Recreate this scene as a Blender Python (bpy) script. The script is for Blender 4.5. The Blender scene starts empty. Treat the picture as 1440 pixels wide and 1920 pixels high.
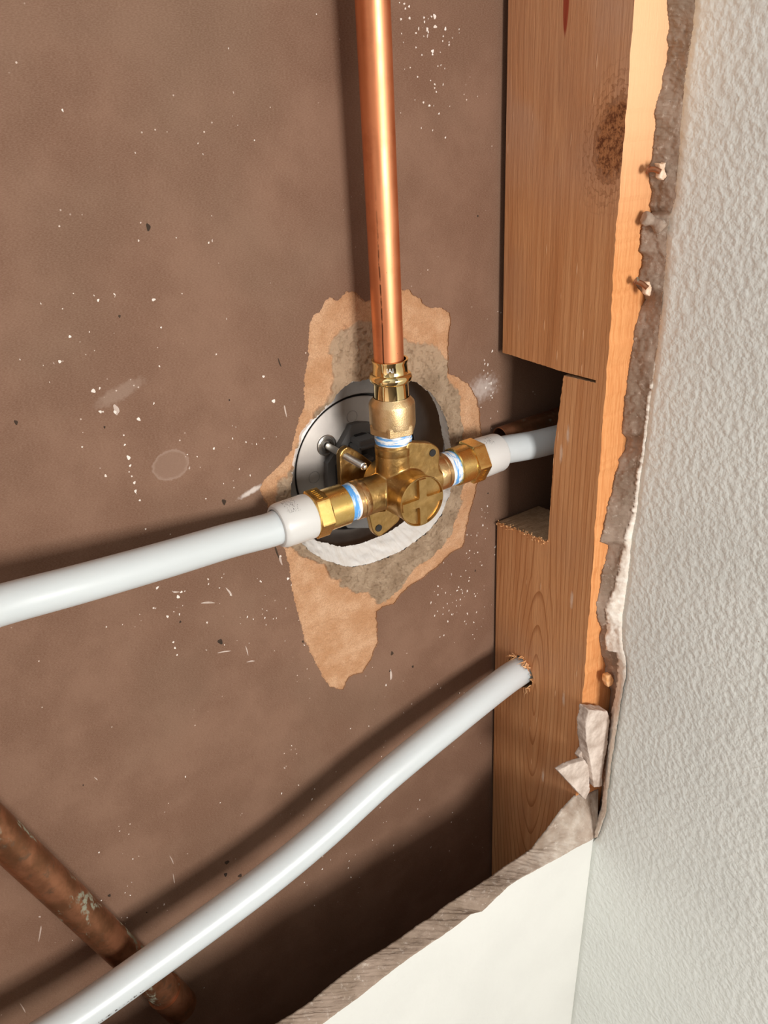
import bpy, bmesh, math, random
import numpy as np
from mathutils import Vector, Matrix
from mathutils.geometry import delaunay_2d_cdt
random.seed(7); rng = np.random.default_rng(7)
scene = bpy.context.scene
COL = scene.collection
# ------------------------------------------------------------------ camera
FPX = 1600.0
ROT = np.array([[0.8231266473617352, 0.2901396475174152, -0.4881408683377162],
                [-0.5659479993187998, 0.34870921370465985, -0.7470640844964545],
                [-0.04653369177356692, 0.8911907030574028, 0.4512357990164065]])
# columns of ROT are the camera's axes in the world (X along wall, Y into wall, Z up)
CAM = np.array([0.0, -0.39214821, 0.0])
cam_d = bpy.data.cameras.new('camera'); cam = bpy.data.objects.new('camera', cam_d); COL.objects.link(cam)
cam_d.sensor_fit = 'VERTICAL'; cam_d.sensor_height = 24.0; cam_d.lens = 24.0 * FPX / 1920.0
cam_d.clip_start = 0.005; cam_d.clip_end = 50
mw = Matrix([[ROT[i][0], ROT[i][1], ROT[i][2], CAM[i]] for i in range(3)] + [[0, 0, 0, 1]])
cam.matrix_world = mw
scene.camera = cam
scene.view_settings.view_transform = 'Standard'; scene.view_settings.look = 'None'
scene.view_settings.gamma = 1.0; scene.view_settings.use_curve_mapping = False
scene.view_settings.exposure = 0.0
# ------------------------------------------------------------------ light
w = bpy.data.worlds.new('room_light'); scene.world = w; w.use_nodes = True
nt = w.node_tree; nt.nodes.clear()
def wn(t): return nt.nodes.new(t)
wo = wn('ShaderNodeOutputWorld'); bg = wn('ShaderNodeBackground'); tc = wn('ShaderNodeTexCoord'); sx = wn('ShaderNodeSeparateXYZ')
mr = wn('ShaderNodeMapRange'); mr.inputs['From Min'].default_value = -1; mr.inputs['From Max'].default_value = 1
cr = wn('ShaderNodeValToRGB'); e = cr.color_ramp
e.elements[0].position = 0.0; e.elements[0].color = (0.05, 0.035, 0.028, 1)
e.elements[1].position = 1.0; e.elements[1].color = (0.58, 0.60, 0.61, 1)
k = e.elements.new(0.42); k.color = (0.22, 0.17, 0.14, 1)
k = e.elements.new(0.62); k.color = (0.40, 0.39, 0.375, 1)
vo = wn('ShaderNodeTexVoronoi'); vo.inputs['Scale'].default_value = 1.7
mr2 = wn('ShaderNodeMapRange'); mr2.inputs['To Min'].default_value = 0.15; mr2.inputs['To Max'].default_value = 1.5
hs = wn('ShaderNodeSeparateColor'); mul = wn('ShaderNodeMix'); mul.data_type = 'RGBA'; mul.blend_type = 'MULTIPLY'; mul.inputs[0].default_value = 1
nt.links.new(tc.outputs['Generated'], sx.inputs[0]); nt.links.new(sx.outputs['Z'], mr.inputs['Value'])
nt.links.new(mr.outputs[0], cr.inputs[0]); nt.links.new(tc.outputs['Generated'], vo.inputs['Vector'])
nt.links.new(vo.outputs['Color'], hs.inputs[0]); nt.links.new(hs.outputs[0], mr2.inputs['Value'])
nt.links.new(cr.outputs[0], mul.inputs[6]); nt.links.new(mr2.outputs[0], mul.inputs[7])
mrx = wn('ShaderNodeMapRange'); mrx.interpolation_type = 'SMOOTHSTEP'; mrx.inputs['From Min'].default_value = -1; mrx.inputs['From Max'].default_value = 0.1; mrx.inputs['To Min'].default_value = 6.0; mrx.inputs['To Max'].default_value = 0.55
mulx = wn('ShaderNodeMix'); mulx.data_type = 'RGBA'; mulx.blend_type = 'MULTIPLY'; mulx.inputs[0].default_value = 1
nt.links.new(sx.outputs['X'], mrx.inputs['Value']); nt.links.new(mul.outputs[2], mulx.inputs[6]); nt.links.new(mrx.outputs[0], mulx.inputs[7])
nt.links.new(mulx.outputs[2], bg.inputs[0]); bg.inputs[1].default_value = 0.72
nt.links.new(bg.outputs[0], wo.inputs[0])

def area(name, loc, target, sx_, sy_, power, col=(1, 1, 1)):
    d = bpy.data.lights.new(name, 'AREA'); d.shape = 'RECTANGLE'; d.size = sx_; d.size_y = sy_; d.energy = power; d.color = col
    o = bpy.data.objects.new(name, d); COL.objects.link(o); o.location = loc
    o.rotation_euler = (Vector(target) - Vector(loc)).to_track_quat('-Z', 'Y').to_euler(); return o
T = Vector((0.25, 0, -0.25))
area('window_daylight', T + Vector((-0.05, -1.0, 0.17)) * 1.25, T, 0.28, 0.34, 13.6, (1.0, 0.975, 0.94))

# ------------------------------------------------------------------ helpers: image ray -> place on a real plane of the wall
def ray(u, v): return ROT @ np.array([u - 720.0, -(v - 960.0), -FPX])
def atY(u, v, Y=0.0): d = ray(u, v); return CAM + d * ((Y - CAM[1]) / d[1])
def atX(u, v, X): d = ray(u, v); return CAM + d * ((X - CAM[0]) / d[0])
def xz(pts, Y=0.0): return np.array([atY(u, v, Y)[[0, 2]] for u, v in pts])

def hashn(ix, iy, seed):
    h = (ix * 374761393 + iy * 668265263 + seed * 2147483647) & 0xffffffff
    h = ((h ^ (h >> 13)) * 1274126177) & 0xffffffff
    return ((h ^ (h >> 16)) & 0xffff) / 65535.0
def vnoise(x, y, seed=0):
    x = np.asarray(x, float); y = np.asarray(y, float)
    ix = np.floor(x).astype(np.int64); iy = np.floor(y).astype(np.int64)
    fx = x - ix; fy = y - iy; fx = fx * fx * (3 - 2 * fx); fy = fy * fy * (3 - 2 * fy)
    a = hashn(ix, iy, seed); b = hashn(ix + 1, iy, seed); c = hashn(ix, iy + 1, seed); d = hashn(ix + 1, iy + 1, seed)
    return (a * (1 - fx) + b * fx) * (1 - fy) + (c * (1 - fx) + d * fx) * fy
def fbm(x, y, seed=0, oct=4):
    s = 0; a = 0.5; t = 0
    for o in range(oct):
        s = s + a * vnoise(x * 2 ** o, y * 2 ** o, seed + o * 17); t += a; a *= 0.55
    return s / t * 2 - 1
def inside(px, py, poly):
    r = np.zeros(np.shape(px), bool); n = len(poly)
    for i in range(n):
        x1, y1 = poly[i]; x2, y2 = poly[(i + 1) % n]
        if y1 == y2: continue
        c = ((y1 > py) != (y2 > py)) & (px < (x2 - x1) * (py - y1) / (y2 - y1) + x1); r ^= c
    return r
def nearest(px, py, poly):
    best = np.full(np.shape(px), 1e9); bx = np.array(px, float); by = np.array(py, float); n = len(poly)
    for i in range(n):
        x1, y1 = poly[i]; x2, y2 = poly[(i + 1) % n]; dx, dy = x2 - x1, y2 - y1; L = dx * dx + dy * dy + 1e-18
        t = np.clip(((px - x1) * dx + (py - y1) * dy) / L, 0, 1); qx = x1 + t * dx; qy = y1 + t * dy
        d = np.hypot(px - qx, py - qy); m = d < best; best = np.where(m, d, best); bx = np.where(m, qx, bx); by = np.where(m, qy, by)
    return best, bx, by
def sstep(a, b, v): t = np.clip((v - a) / (b - a), 0, 1); return t * t * (3 - 2 * t)
def dense(poly, step, amp=0.0, freq=400, seed=1, closed=True, amp2=0.0):
    P = [np.array(p, float) for p in poly]; out = []; n = len(P)
    for i in range(n if closed else n - 1):
        a, b = P[i], P[(i + 1) % n]; L = np.linalg.norm(b - a); m = max(1, int(L / step))
        for j in range(m): out.append(a + (b - a) * j / m)
    if not closed: out.append(P[-1])
    out = np.array(out)
    if amp:
        nx = fbm(out[:, 0] * freq, out[:, 1] * freq, seed); ny = fbm(out[:, 0] * freq, out[:, 1] * freq, seed + 5)
        out = out + np.c_[nx, ny] * amp
    if amp2:
        out = out + np.c_[fbm(out[:, 0] * freq * 5, out[:, 1] * freq * 5, seed + 9, 2), fbm(out[:, 0] * freq * 5, out[:, 1] * freq * 5, seed + 11, 2)] * amp2
    return out

# ------------------------------------------------------------------ objects
def link(name, me, mats, parent=None, smooth=False, **props):
    if not isinstance(mats, (list, tuple)): mats = [mats]
    for m in mats: me.materials.append(m)
    if smooth:
        for p in me.polygons: p.use_smooth = True
    o = bpy.data.objects.new(name, me); COL.objects.link(o)
    if parent: o.parent = parent
    for k_, v_ in props.items(): o[k_] = v_
    return o
def from_data(name, V, F, mats, parent=None, smooth=False, mi=None, **props):
    me = bpy.data.meshes.new(name); me.from_pydata([tuple(map(float, v)) for v in V], [], [tuple(map(int, f)) for f in F]); me.update()
    o = link(name, me, mats, parent, smooth, **props)
    if mi is not None: me.polygons.foreach_set('material_index', list(map(int, mi)))
    return o
def from_bm(name, bm, mats, parent=None, smooth=False, angle=None, **props):
    me = bpy.data.meshes.new(name); bmesh.ops.recalc_face_normals(bm, faces=bm.faces[:]); bm.to_mesh(me); bm.free()
    o = link(name, me, mats, parent, smooth or angle is not None, **props)
    if angle is not None: me.set_sharp_from_angle(angle=math.radians(angle))
    return o
def empty(name, loc, label, cat, group=None):
    o = bpy.data.objects.new(name, None); COL.objects.link(o); o.location = loc; o.empty_display_size = 0.01
    o['label'] = label; o['category'] = cat
    if group: o['group'] = group
    return o
def keep(o):     # child mesh built in world coordinates: offset by its parent's place
    o.matrix_parent_inverse = Matrix.Translation(o.parent.location).inverted(); return o
def axes(axis):
    a = Vector(axis).normalized(); u = a.orthogonal().normalized(); 
    if abs(a.x) > .9: u = Vector((0, 0, 1))
    elif abs(a.z) > .9: u = Vector((1, 0, 0))
    elif abs(a.y) > .9: u = Vector((1, 0, 0))
    u = (u - a * u.dot(a)).normalized(); return a, u, a.cross(u)
def add_lathe(bm, origin, axis, prof, n=64, cap=True, mi=0, hexa=None):
    """prof: list of (t, r). hexa = set of indices whose ring is a hexagon"""
    a, u, v = axes(axis); o = Vector(origin); rings = []
    for i, (t, r) in enumerate(prof):
        ring = []
        for j in range(n):
            th = 2 * math.pi * j / n; rr = r
            if hexa and i in hexa:
                ph = ((th + math.radians(hexa[i])) % (math.pi / 3)) - math.pi / 6; rr = min(r * math.cos(math.pi / 6) / math.cos(ph), r * 0.985)
            ring.append(bm.verts.new(o + a * t + (u * math.cos(th) + v * math.sin(th)) * rr))
        rings.append(ring)
    for i in range(len(rings) - 1):
        for j in range(n):
            f = bm.faces.new((rings[i][j], rings[i][(j + 1) % n], rings[i + 1][(j + 1) % n], rings[i + 1][j])); f.material_index = mi
    if cap:
        for r_ in (rings[0], rings[-1]):
            f = bm.faces.new(r_); f.material_index = mi
    return rings
def lathe(name, origin, axis, prof, mat, parent=None, n=64, angle=35, cap=True, hexa=None, **props):
    bm = bmesh.new(); add_lathe(bm, origin, axis, prof, n, cap, 0, hexa); o = from_bm(name, bm, mat, parent, angle=angle, **props)
    return keep(o) if parent else o
def add_box(bm, c, s, rot=None, mi=0):
    m = Matrix.Translation(c)
    if rot is not None: m = m @ rot
    r = bmesh.ops.create_cube(bm, size=1.0, matrix=m @ Matrix.Diagonal((s[0], s[1], s[2], 1)))
    for f in set(f for v in r['verts'] for f in v.link_faces): f.material_index = mi
def catmull(P, n):
    P = [np.array(p, float) for p in P]; P = [2 * P[0] - P[1]] + P + [2 * P[-1] - P[-2]]; out = []
    for i in range(1, len(P) - 2):
        for j in range(n):
            t = j / n; a, b, c, d = P[i - 1:i + 3]
            out.append(.5 * ((2 * b) + (c - a) * t + (2 * a - 5 * b + 4 * c - d) * t * t + (3 * b - a - 3 * c + d) * t ** 3))
    out.append(P[-2]); return out
def tube(name, pts, rad, mat, parent=None, n=48, cap=True, inner=None, **props):
    """rad: number or function of 0..1"""
    bm = bmesh.new(); pts = [Vector(map(float, p)) for p in pts]; N = len(pts)
    T0 = (pts[1] - pts[0]).normalized(); u = T0.orthogonal().normalized(); rings = []
    for i, p in enumerate(pts):
        t = (pts[min(i + 1, N - 1)] - pts[max(i - 1, 0)]).normalized(); u = (u - t * u.dot(t)).normalized(); v = t.cross(u)
        r = rad(i / (N - 1)) if callable(rad) else rad
        rings.append([bm.verts.new(p + (u * math.cos(2 * math.pi * j / n) + v * math.sin(2 * math.pi * j / n)) * r) for j in range(n)])
    for i in range(N - 1):
        for j in range(n): bm.faces.new((rings[i][j], rings[i][(j + 1) % n], rings[i + 1][(j + 1) % n], rings[i + 1][j]))
    if cap:
        bm.faces.new(rings[0]); bm.faces.new(rings[-1])
    o = from_bm(name, bm, mat, parent, angle=50, **props)
    return keep(o) if parent else o
def cdt(outer, holes=(), extra=()):
    V = []; E = []
    for loop in [outer] + list(holes):
        b = len(V); n = len(loop); V += [Vector((float(p[0]), float(p[1]))) for p in loop]; E += [(b + i, b + (i + 1) % n) for i in range(n)]
    V += [Vector((float(p[0]), float(p[1]))) for p in extra]
    r = delaunay_2d_cdt(V, E, [], 0, 1e-7); vs = np.array([[v.x, v.y] for v in r[0]]); F = np.array([list(f) for f in r[2]])
    c = vs[F].mean(1); k_ = inside(c[:, 0], c[:, 1], outer)
    for h in holes: k_ &= ~inside(c[:, 0], c[:, 1], h)
    return vs, F[k_]
def prism(name, outer, holes, mapf, t0, t1, mats, parent=None, mi=(0, 0, 0), extra=(), **props):
    """flat outline given thickness; mapf(a, b, t) -> world. mi = material of face t0, face t1, sides"""
    vs, F = cdt(outer, holes, extra); n = len(vs)
    V = [mapf(a, b, t0) for a, b in vs] + [mapf(a, b, t1) for a, b in vs]; cnt = {}
    for f in F:
        for i in range(3):
            e_ = (f[i], f[(i + 1) % 3]); cnt[tuple(sorted(e_))] = cnt.get(tuple(sorted(e_)), []) + [e_]
    FF = [tuple(f) for f in F] + [tuple(x + n for x in f[::-1]) for f in F]; MI = [mi[0]] * len(F) + [mi[1]] * len(F)
    for e_ in cnt.values():
        if len(e_) == 1: a, b = e_[0]; FF.append((b, a, a + n, b + n)); MI.append(mi[2])
    o = from_data(name, V, FF, mats, parent, mi=MI, **props)
    bm = bmesh.new(); bm.from_mesh(o.data); bmesh.ops.recalc_face_normals(bm, faces=bm.faces[:]); bm.to_mesh(o.data); bm.free()
    return keep(o) if parent else o
def mod_rough(o, voxel, strength, size, smooth_it=2):
    m = o.modifiers.new('remesh', 'REMESH'); m.mode = 'VOXEL'; m.voxel_size = voxel; m.use_smooth_shade = True
    s = o.modifiers.new('smooth', 'SMOOTH'); s.iterations = smooth_it; s.factor = .5
    if strength:
        t = bpy.data.textures.new('rough', 'CLOUDS'); t.noise_scale = size; t.noise_depth = 3
        d = o.modifiers.new('rough', 'DISPLACE'); d.texture = t; d.strength = strength; d.texture_coords = 'LOCAL'
    return o

# ------------------------------------------------------------------ materials
class NT:
    def __init__(s, name):
        s.m = bpy.data.materials.new(name); s.m.use_nodes = True; s.t = s.m.node_tree; s.b = s.t.nodes['Principled BSDF']; s.c = s.t.nodes.new('ShaderNodeTexCoord')
        s.co = s.c.outputs['Object']; s.h = None
    def n(s, t, **kw):
        x = s.t.nodes.new(t)
        for a, b in kw.items(): setattr(x, a, b)
        return x
    def l(s, a, b): s.t.links.new(a, b)
    def val(s, x, sock):
        if isinstance(x, (int, float)): sock.default_value = x
        elif isinstance(x, tuple): sock.default_value = x if len(x) != 3 or sock.type != 'RGBA' else (*x, 1)
        else: s.l(x, sock)
    def math(s, op, a, b=0.0, c=None):
        x = s.n('ShaderNodeMath', operation=op); s.val(a, x.inputs[0]); s.val(b, x.inputs[1])
        if c is not None: s.val(c, x.inputs[2])
        return x.outputs[0]
    def mapping(s, scale=(1, 1, 1), loc=(0, 0, 0), rot=(0, 0, 0), src=None):
        x = s.n('ShaderNodeMapping'); x.inputs['Scale'].default_value = scale; x.inputs['Location'].default_value = loc; x.inputs['Rotation'].default_value = rot
        s.l(src or s.co, x.inputs[0]); return x.outputs[0]
    def noise(s, scale, detail=3, rough=.5, vec=None, dist=0.0):
        x = s.n('ShaderNodeTexNoise'); x.inputs['Scale'].default_value = scale; x.inputs['Detail'].default_value = detail; x.inputs['Roughness'].default_value = rough
        x.inputs['Distortion'].default_value = dist; s.l(vec or s.co, x.inputs['Vector']); return x.outputs[0]
    def voro(s, scale, vec=None, out='Distance', feature='F1', rnd=1.0):
        x = s.n('ShaderNodeTexVoronoi'); x.feature = feature; x.inputs['Scale'].default_value = scale; x.inputs['Randomness'].default_value = rnd; s.l(vec or s.co, x.inputs['Vector']); return x.outputs[out]
    def step(s, v, a, b, lo=0.0, hi=1.0):
        x = s.n('ShaderNodeMapRange', interpolation_type='SMOOTHSTEP'); s.val(v, x.inputs['Value'])
        x.inputs['From Min'].default_value = a; x.inputs['From Max'].default_value = b; x.inputs['To Min'].default_value = lo; x.inputs['To Max'].default_value = hi; return x.outputs[0]
    def mix(s, f, a, b, mode='MIX'):
        x = s.n('ShaderNodeMix', data_type='RGBA', blend_type=mode); s.val(f, x.inputs[0]); s.val(a, x.inputs[6]); s.val(b, x.inputs[7]); return x.outputs[2]
    def bump(s, h, dist, strength=1.0):
        x = s.n('ShaderNodeBump'); x.inputs['Strength'].default_value = strength; x.inputs['Distance'].default_value = dist; s.val(h, x.inputs['Height'])
        if s.h is not None: s.l(s.h, x.inputs['Normal'])
        s.h = x.outputs[0]
    def xyz(s):
        x = s.n('ShaderNodeSeparateXYZ'); s.l(s.co, x.inputs[0]); return x.outputs
    def ell(s, ca, cb, ra, rb, axa='X', axb='Z', ang=0.0, wob=0.0):
        """0 at the centre of an ellipse, 1 on its rim, as a shape of its own on the surface"""
        q = s.xyz(); a = s.math('SUBTRACT', q[axa], ca); b = s.math('SUBTRACT', q[axb], cb); c_, s_ = math.cos(ang), math.sin(ang)
        a2 = s.math('ADD', s.math('MULTIPLY', a, c_ / ra), s.math('MULTIPLY', b, s_ / ra)); b2 = s.math('ADD', s.math('MULTIPLY', a, -s_ / rb), s.math('MULTIPLY', b, c_ / rb))
        d = s.math('SQRT', s.math('ADD', s.math('MULTIPLY', a2, a2), s.math('MULTIPLY', b2, b2)))
        if wob: d = s.math('ADD', d, s.math('MULTIPLY', s.math('SUBTRACT', s.noise(350, 3), .5), wob))
        return d
    def done(s, color, rough=.6, metal=0.0, **kw):
        s.val(color, s.b.inputs['Base Color']); s.val(rough, s.b.inputs['Roughness']); s.b.inputs['Metallic'].default_value = metal
        if s.h is not None: s.l(s.h, s.b.inputs['Normal'])
        for a, b in kw.items(): s.val(b, s.b.inputs[a.replace('_', ' ')])
        return s.m

def ptX(u, v, X): p = atX(u, v, X); return p[1], p[2]
XS = 0.3467
def make_brown():
    s = NT('brown paper facing')
    col = s.mix(s.step(s.noise(22, 4, .6), .35, .68), (.158, .080, .047), (.208, .113, .071))
    col = s.mix(s.math('MULTIPLY', s.step(s.noise(9, 3), .45, .7), .5), col, (.165, .100, .062))
    weave = s.noise(900, 2, .6, s.mapping((1, 1, 3.0)))
    col = s.mix(s.step(weave, .3, .75, 0, .35), col, (.33, .21, .15))
    fl = s.voro(210); 
    col = s.mix(s.math('MULTIPLY', s.step(fl, .07, .10, 1, 0), s.step(s.noise(35, 2), .58, .66)), col, (.62, .50, .42))
    # damp ring left by a drop of glue and a smear
    for (u, v, ru, rv, inner) in [(320, 872, .0095, .0080, 1)]:
        c = atY(u, v); d = s.ell(c[0], c[2], ru, rv, wob=.35)
        col = s.mix(s.step(d, .8, 1.05, .55, 0), col, (.255, .160, .115)); col = s.mix(s.math('MULTIPLY', s.step(d, .80, .98), s.step(d, .98, 1.06, .35, 0)), col, (.42, .31, .25))
    c = atY(225, 737); d = s.ell(c[0], c[2], .015, .0042, wob=.9, ang=.3); col = s.mix(s.step(d, .5, 1.1, .28, 0), col, (.40, .30, .24))
    c = atY(905, 728); d = s.ell(c[0], c[2], .012, .008, wob=1.6); col = s.mix(s.step(d, .1, 1.35, .5, 0), col, (.68, .60, .55))
    c = atY(470, 922); d = s.ell(c[0], c[2], .009, .002, wob=1.2, ang=.25); col = s.mix(s.step(d, .3, 1.1, .8, 0), col, (.70, .62, .56))
    s.bump(weave, .00010, .7); s.bump(s.noise(60, 3), .0006, .35)
    return s.done(col, .78, Specular_IOR_Level=.25)
M_brown = make_brown()
def make_kraft():
    s = NT('torn kraft paper and dried compound')
    a = s.n('ShaderNodeVertexColor', layer_name='mask'); q = s.n('ShaderNodeSeparateColor'); s.l(a.outputs[0], q.inputs[0]); mud = q.outputs[0]; lite = q.outputs[1]
    k = s.mix(s.step(s.noise(60, 4, .6), .35, .7), (.58, .315, .165), (.74, .46, .28)); k = s.mix(s.step(s.noise(1400, 3, .7), .35, .7, .0, .5), k, (.36, .17, .075))
    m = s.mix(s.step(s.noise(70, 4, .6), .3, .7), (.30, .205, .130), (.47, .345, .235)); m = s.mix(s.step(s.noise(700, 3, .7), .55, .8, 0, .5), m, (.56, .44, .33))
    m = s.mix(s.step(s.voro(420), .05, .12, .6, 0), m, (.10, .065, .04))
    m = s.mix(lite, m, (.50, .345, .225)); col = s.mix(mud, k, m)
    s.bump(s.noise(1100, 5, .8, s.mapping((1, 1, .6))), .0009, .75); s.bump(s.noise(330, 4, .7), .0011, .5)
    return s.done(col, .9, Specular_IOR_Level=.1)
M_kraft = make_kraft()
def make_gyp(name, c1, c2, sc=500, bump=.0006):
    s = NT(name); col = s.mix(s.step(s.noise(sc * .25, 4, .65), .3, .7), c1, c2); s.bump(s.noise(sc, 4, .7), bump, .7); return s.done(col, .9, Specular_IOR_Level=.1)
M_gyp = make_gyp('white gypsum core', (.86, .80, .73), (.94, .91, .87), 500, .0003)
M_gypdirty = make_gyp('dusty plaster crumb', (.42, .33, .27), (.72, .62, .54), 300)
def make_cut():
    s = NT('cut edge of old drywall')
    a = s.n('ShaderNodeVertexColor', layer_name='mask'); q = s.n('ShaderNodeSeparateColor'); s.l(a.outputs[0], q.inputs[0]); pl = q.outputs[0]
    col = s.mix(s.step(s.noise(45, 4, .6), .35, .65), (.245, .180, .132), (.350, .265, .205)); col = s.mix(s.step(s.noise(260, 4, .7), .55, .72, 0, .7), col, (.55, .47, .40))
    col = s.mix(s.step(s.voro(330), .04, .09, .75, 0), col, (.09, .065, .05))
    w_ = s.mix(s.step(s.noise(300, 3), .4, .7), (.78, .69, .59), (.92, .86, .77)); col = s.mix(pl, col, w_)
    s.bump(s.noise(600, 4, .7), .0005, .6); return s.done(col, .9, Specular_IOR_Level=.12)
M_cut = make_cut()
def make_paint(name, c, sc, dist, strength):
    s = NT(name); n1 = s.noise(sc, 2, .45)
    h = s.step(n1, .25, .75); col = s.mix(s.step(s.noise(14, 3), .35, .7), c, tuple(x * .95 for x in c))
    col = s.mix(s.math('MULTIPLY', s.step(s.voro(95), .03, .06, 1, 0), s.step(s.noise(18, 2), .6, .66, 0, .8)), col, (.30, .24, .19))
    s.bump(h, dist, strength); s.bump(s.noise(sc * 3, 2), dist * .2, strength * .4); return s.done(col, .48, Specular_IOR_Level=.4)
M_wallR = make_paint('textured off-white wall paint', (.775, .805, .765), 260, .0014, .32)
M_wallF = make_paint('smooth off-white wall paint', (.74, .735, .685), 330, .0003, .25)
def make_wood():
    s = NT('rough sawn fir'); 
    big = s.mapping((1.0, 1.0, .045)); warp = s.noise(28, 2, .5, s.mapping((1, 1, .22)))
    q = s.n('ShaderNodeSeparateXYZ'); s.l(s.co, q.inputs[0])
    # growth rings cut along the board: parabolic bands
    zz = s.math('MINIMUM', s.math('ADD', q.outputs['Z'], .40), .10); yy = s.math('ADD', q.outputs['Y'], .045)
    r1 = s.math('ADD', s.math('MULTIPLY', s.math('MULTIPLY', yy, yy), 26.0), s.math('MULTIPLY', s.math('MULTIPLY', zz, zz), .42))
    ph = s.math('ADD', s.math('MULTIPLY', s.math('SQRT', r1), 190.0), s.math('MULTIPLY', warp, 9.0))
    ring = s.math('FRACT', s.math('MULTIPLY', ph, .30)); line = s.math('MULTIPLY', s.step(ring, .70, .98), s.step(ring, .97, 1.0, 1, 0))
    fib = s.noise(750, 4, .65, s.mapping((1, 1, .05))); fib2 = s.noise(160, 3, .6, s.mapping((1, 1, .045)))
    col = s.mix(s.step(fib2, .3, .7), (.56, .250, .100), (.68, .345, .155)); col = s.mix(s.math('MULTIPLY', line, s.step(q.outputs['Z'], -.05, -.28, .35, .8)), col, (.36, .13, .04))
    col = s.mix(s.step(fib, .35, .75, .0, .28), col, (.38, .17, .07))
    nick = s.math('MULTIPLY', s.step(s.voro(210, s.mapping((1, 1, .14))), .05, .12, 1, 0), s.step(s.noise(30, 2), .40, .52)); col = s.mix(s.math('MULTIPLY', nick, .7), col, (.85, .52, .30))
    col = s.mix(s.math('MULTIPLY', s.step(s.noise(14, 3), .42, .62, .25, .8), s.step(q.outputs['Z'], -.10, .02)), col, (.56, .35, .24)); col = s.mix(s.step(s.noise(12, 3), .5, .75, 0, .35), col, (.40, .22, .135))
    # knot near the top
    for (u, v, ra, rb) in [(1152, 262, .0125, .021)]:
        cy, cz = ptX(u, v, XS); d = s.ell(cy, cz, ra, rb, 'Y', 'Z', .25, .6); rr = s.math('FRACT', s.math('MULTIPLY', d, 4.0))
        col = s.mix(s.math('MULTIPLY', s.step(d, 1.0, 2.1, .8, 0), s.step(rr, .55, .95, 0, .75)), col, (.26, .10, .035))
        col = s.mix(s.step(d, .65, 1.15, 1, 0), col, s.mix(s.step(s.noise(480, 5, .75), .38, .62), (.13, .04, .014), (.44, .19, .075)))
    cy, cz = ptX(1062, -5, XS); d = s.ell(cy, cz, .0022, .018, 'Y', 'Z'); col = s.mix(s.step(d, .75, 1.0, .9, 0), col, (.30, .035, .015))
    for (u, v) in [(1065, 815), (1072, 1125), (1018, 1455), (1057, 1310), (1052, 850)]:
        cy, cz = ptX(u, v, XS); d = s.ell(cy, cz, .0016, .0075, 'Y', 'Z', 0, .8); col = s.mix(s.step(d, .2, 1.1, .6, 0), col, (.75, .60, .48))
    s.bump(fib, .0006, .45); s.bump(nick, .0004, .6); s.bump(s.noise(500, 2, .5, s.mapping((1, 1, .2))), .0003, .4)
    return s.done(col, .66, Specular_IOR_Level=.3)
M_wood = make_wood()
def make_woodfront():
    s = NT('fresh fir edge'); fib = s.noise(700, 4, .65, s.mapping((1, 1, .05))); col = s.mix(s.step(fib, .3, .75), (.74, .34, .13), (.60, .225, .07))
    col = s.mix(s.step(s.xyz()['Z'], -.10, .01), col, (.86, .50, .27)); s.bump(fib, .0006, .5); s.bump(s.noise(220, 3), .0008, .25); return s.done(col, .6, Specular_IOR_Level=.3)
M_woodF = make_woodfront()
M_woodend = make_gyp('sawn end grain', (.33, .21, .12), (.46, .31, .19), 900, .0008)
M_plug = make_gyp('pale plug fibres', (.66, .42, .26), (.86, .70, .55), 900, .0006)
M_splinter = make_gyp('fresh splinters', (.70, .33, .12), (.85, .52, .27), 900, .0003)
def make_metal(name, c1, c2, rough, sc=500, bump=.0002, strength=.4, r2=None, aniso=0):
    s = NT(name); f = s.step(s.noise(sc * .15, 4, .6), .35, .68); col = s.mix(f, c1, c2); s.bump(s.noise(sc, 3, .6), bump, strength)
    r = rough if r2 is None else s.step(s.noise(sc * .2, 3), .3, .7, rough, r2)
    return s.done(col, r, 1.0)
M_cast = make_metal('cast brass', (.46, .28, .095), (.58, .37, .145), .28, 900, .00022, .45, .42)
M_castrough = make_metal('sand-cast bronze', (.70, .49, .25), (.78, .57, .32), .42, 1500, .00022, .6)
M_brassY = make_metal('machined yellow brass', (.80, .53, .17), (.86, .60, .22), .24, 900, .00005, .25, .30)
M_brassS = make_metal('polished brass sleeve', (.86, .66, .32), (.90, .72, .38), .07, 120, .0004, .12, .14)
M_thread = make_metal('bare threads with copper tint', (.58, .36, .17), (.74, .50, .25), .28, 700, .0003, .5)
def make_copper():
    s = NT('copper pipe'); streak = s.noise(90, 3, .6, s.mapping((1, 1, .06)))
    col = s.mix(s.step(streak, .35, .7), (.74, .27, .12), (.84, .36, .18)); col = s.mix(s.step(s.noise(55, 4, .7), .52, .75, 0, .45), col, (.58, .20, .09))
    sp = s.step(s.voro(300), .05, .1, .6, 0); col = s.mix(s.math('MULTIPLY', sp, s.step(s.noise(30, 2), .55, .65)), col, (.12, .05, .03))
    q = s.xyz(); ang = s.math('ARCTAN2', s.math('SUBTRACT', q['Y'], -.022), s.math('SUBTRACT', q['X'], .2507))
    # broken dark line down the lower part of the pipe
    ln = s.math('ABSOLUTE', s.math('ADD', ang, s.math('ADD', 2.55, s.math('MULTIPLY', s.math('SUBTRACT', s.noise(60, 2), .5), .10)))); lz = s.step(q['Z'], -.03, -.10); lk = s.math('MULTIPLY', s.step(ln, .02, .07, .9, 0), lz); lk = s.math('MULTIPLY', lk, s.step(s.noise(220, 3), .35, .55)); col = s.mix(lk, col, (.08, .035, .022))
    s.bump(streak, .0001, .4); return s.done(col, s.step(s.noise(60, 3), .3, .7, .40, .50), 1.0)
M_copper = make_copper()
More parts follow.
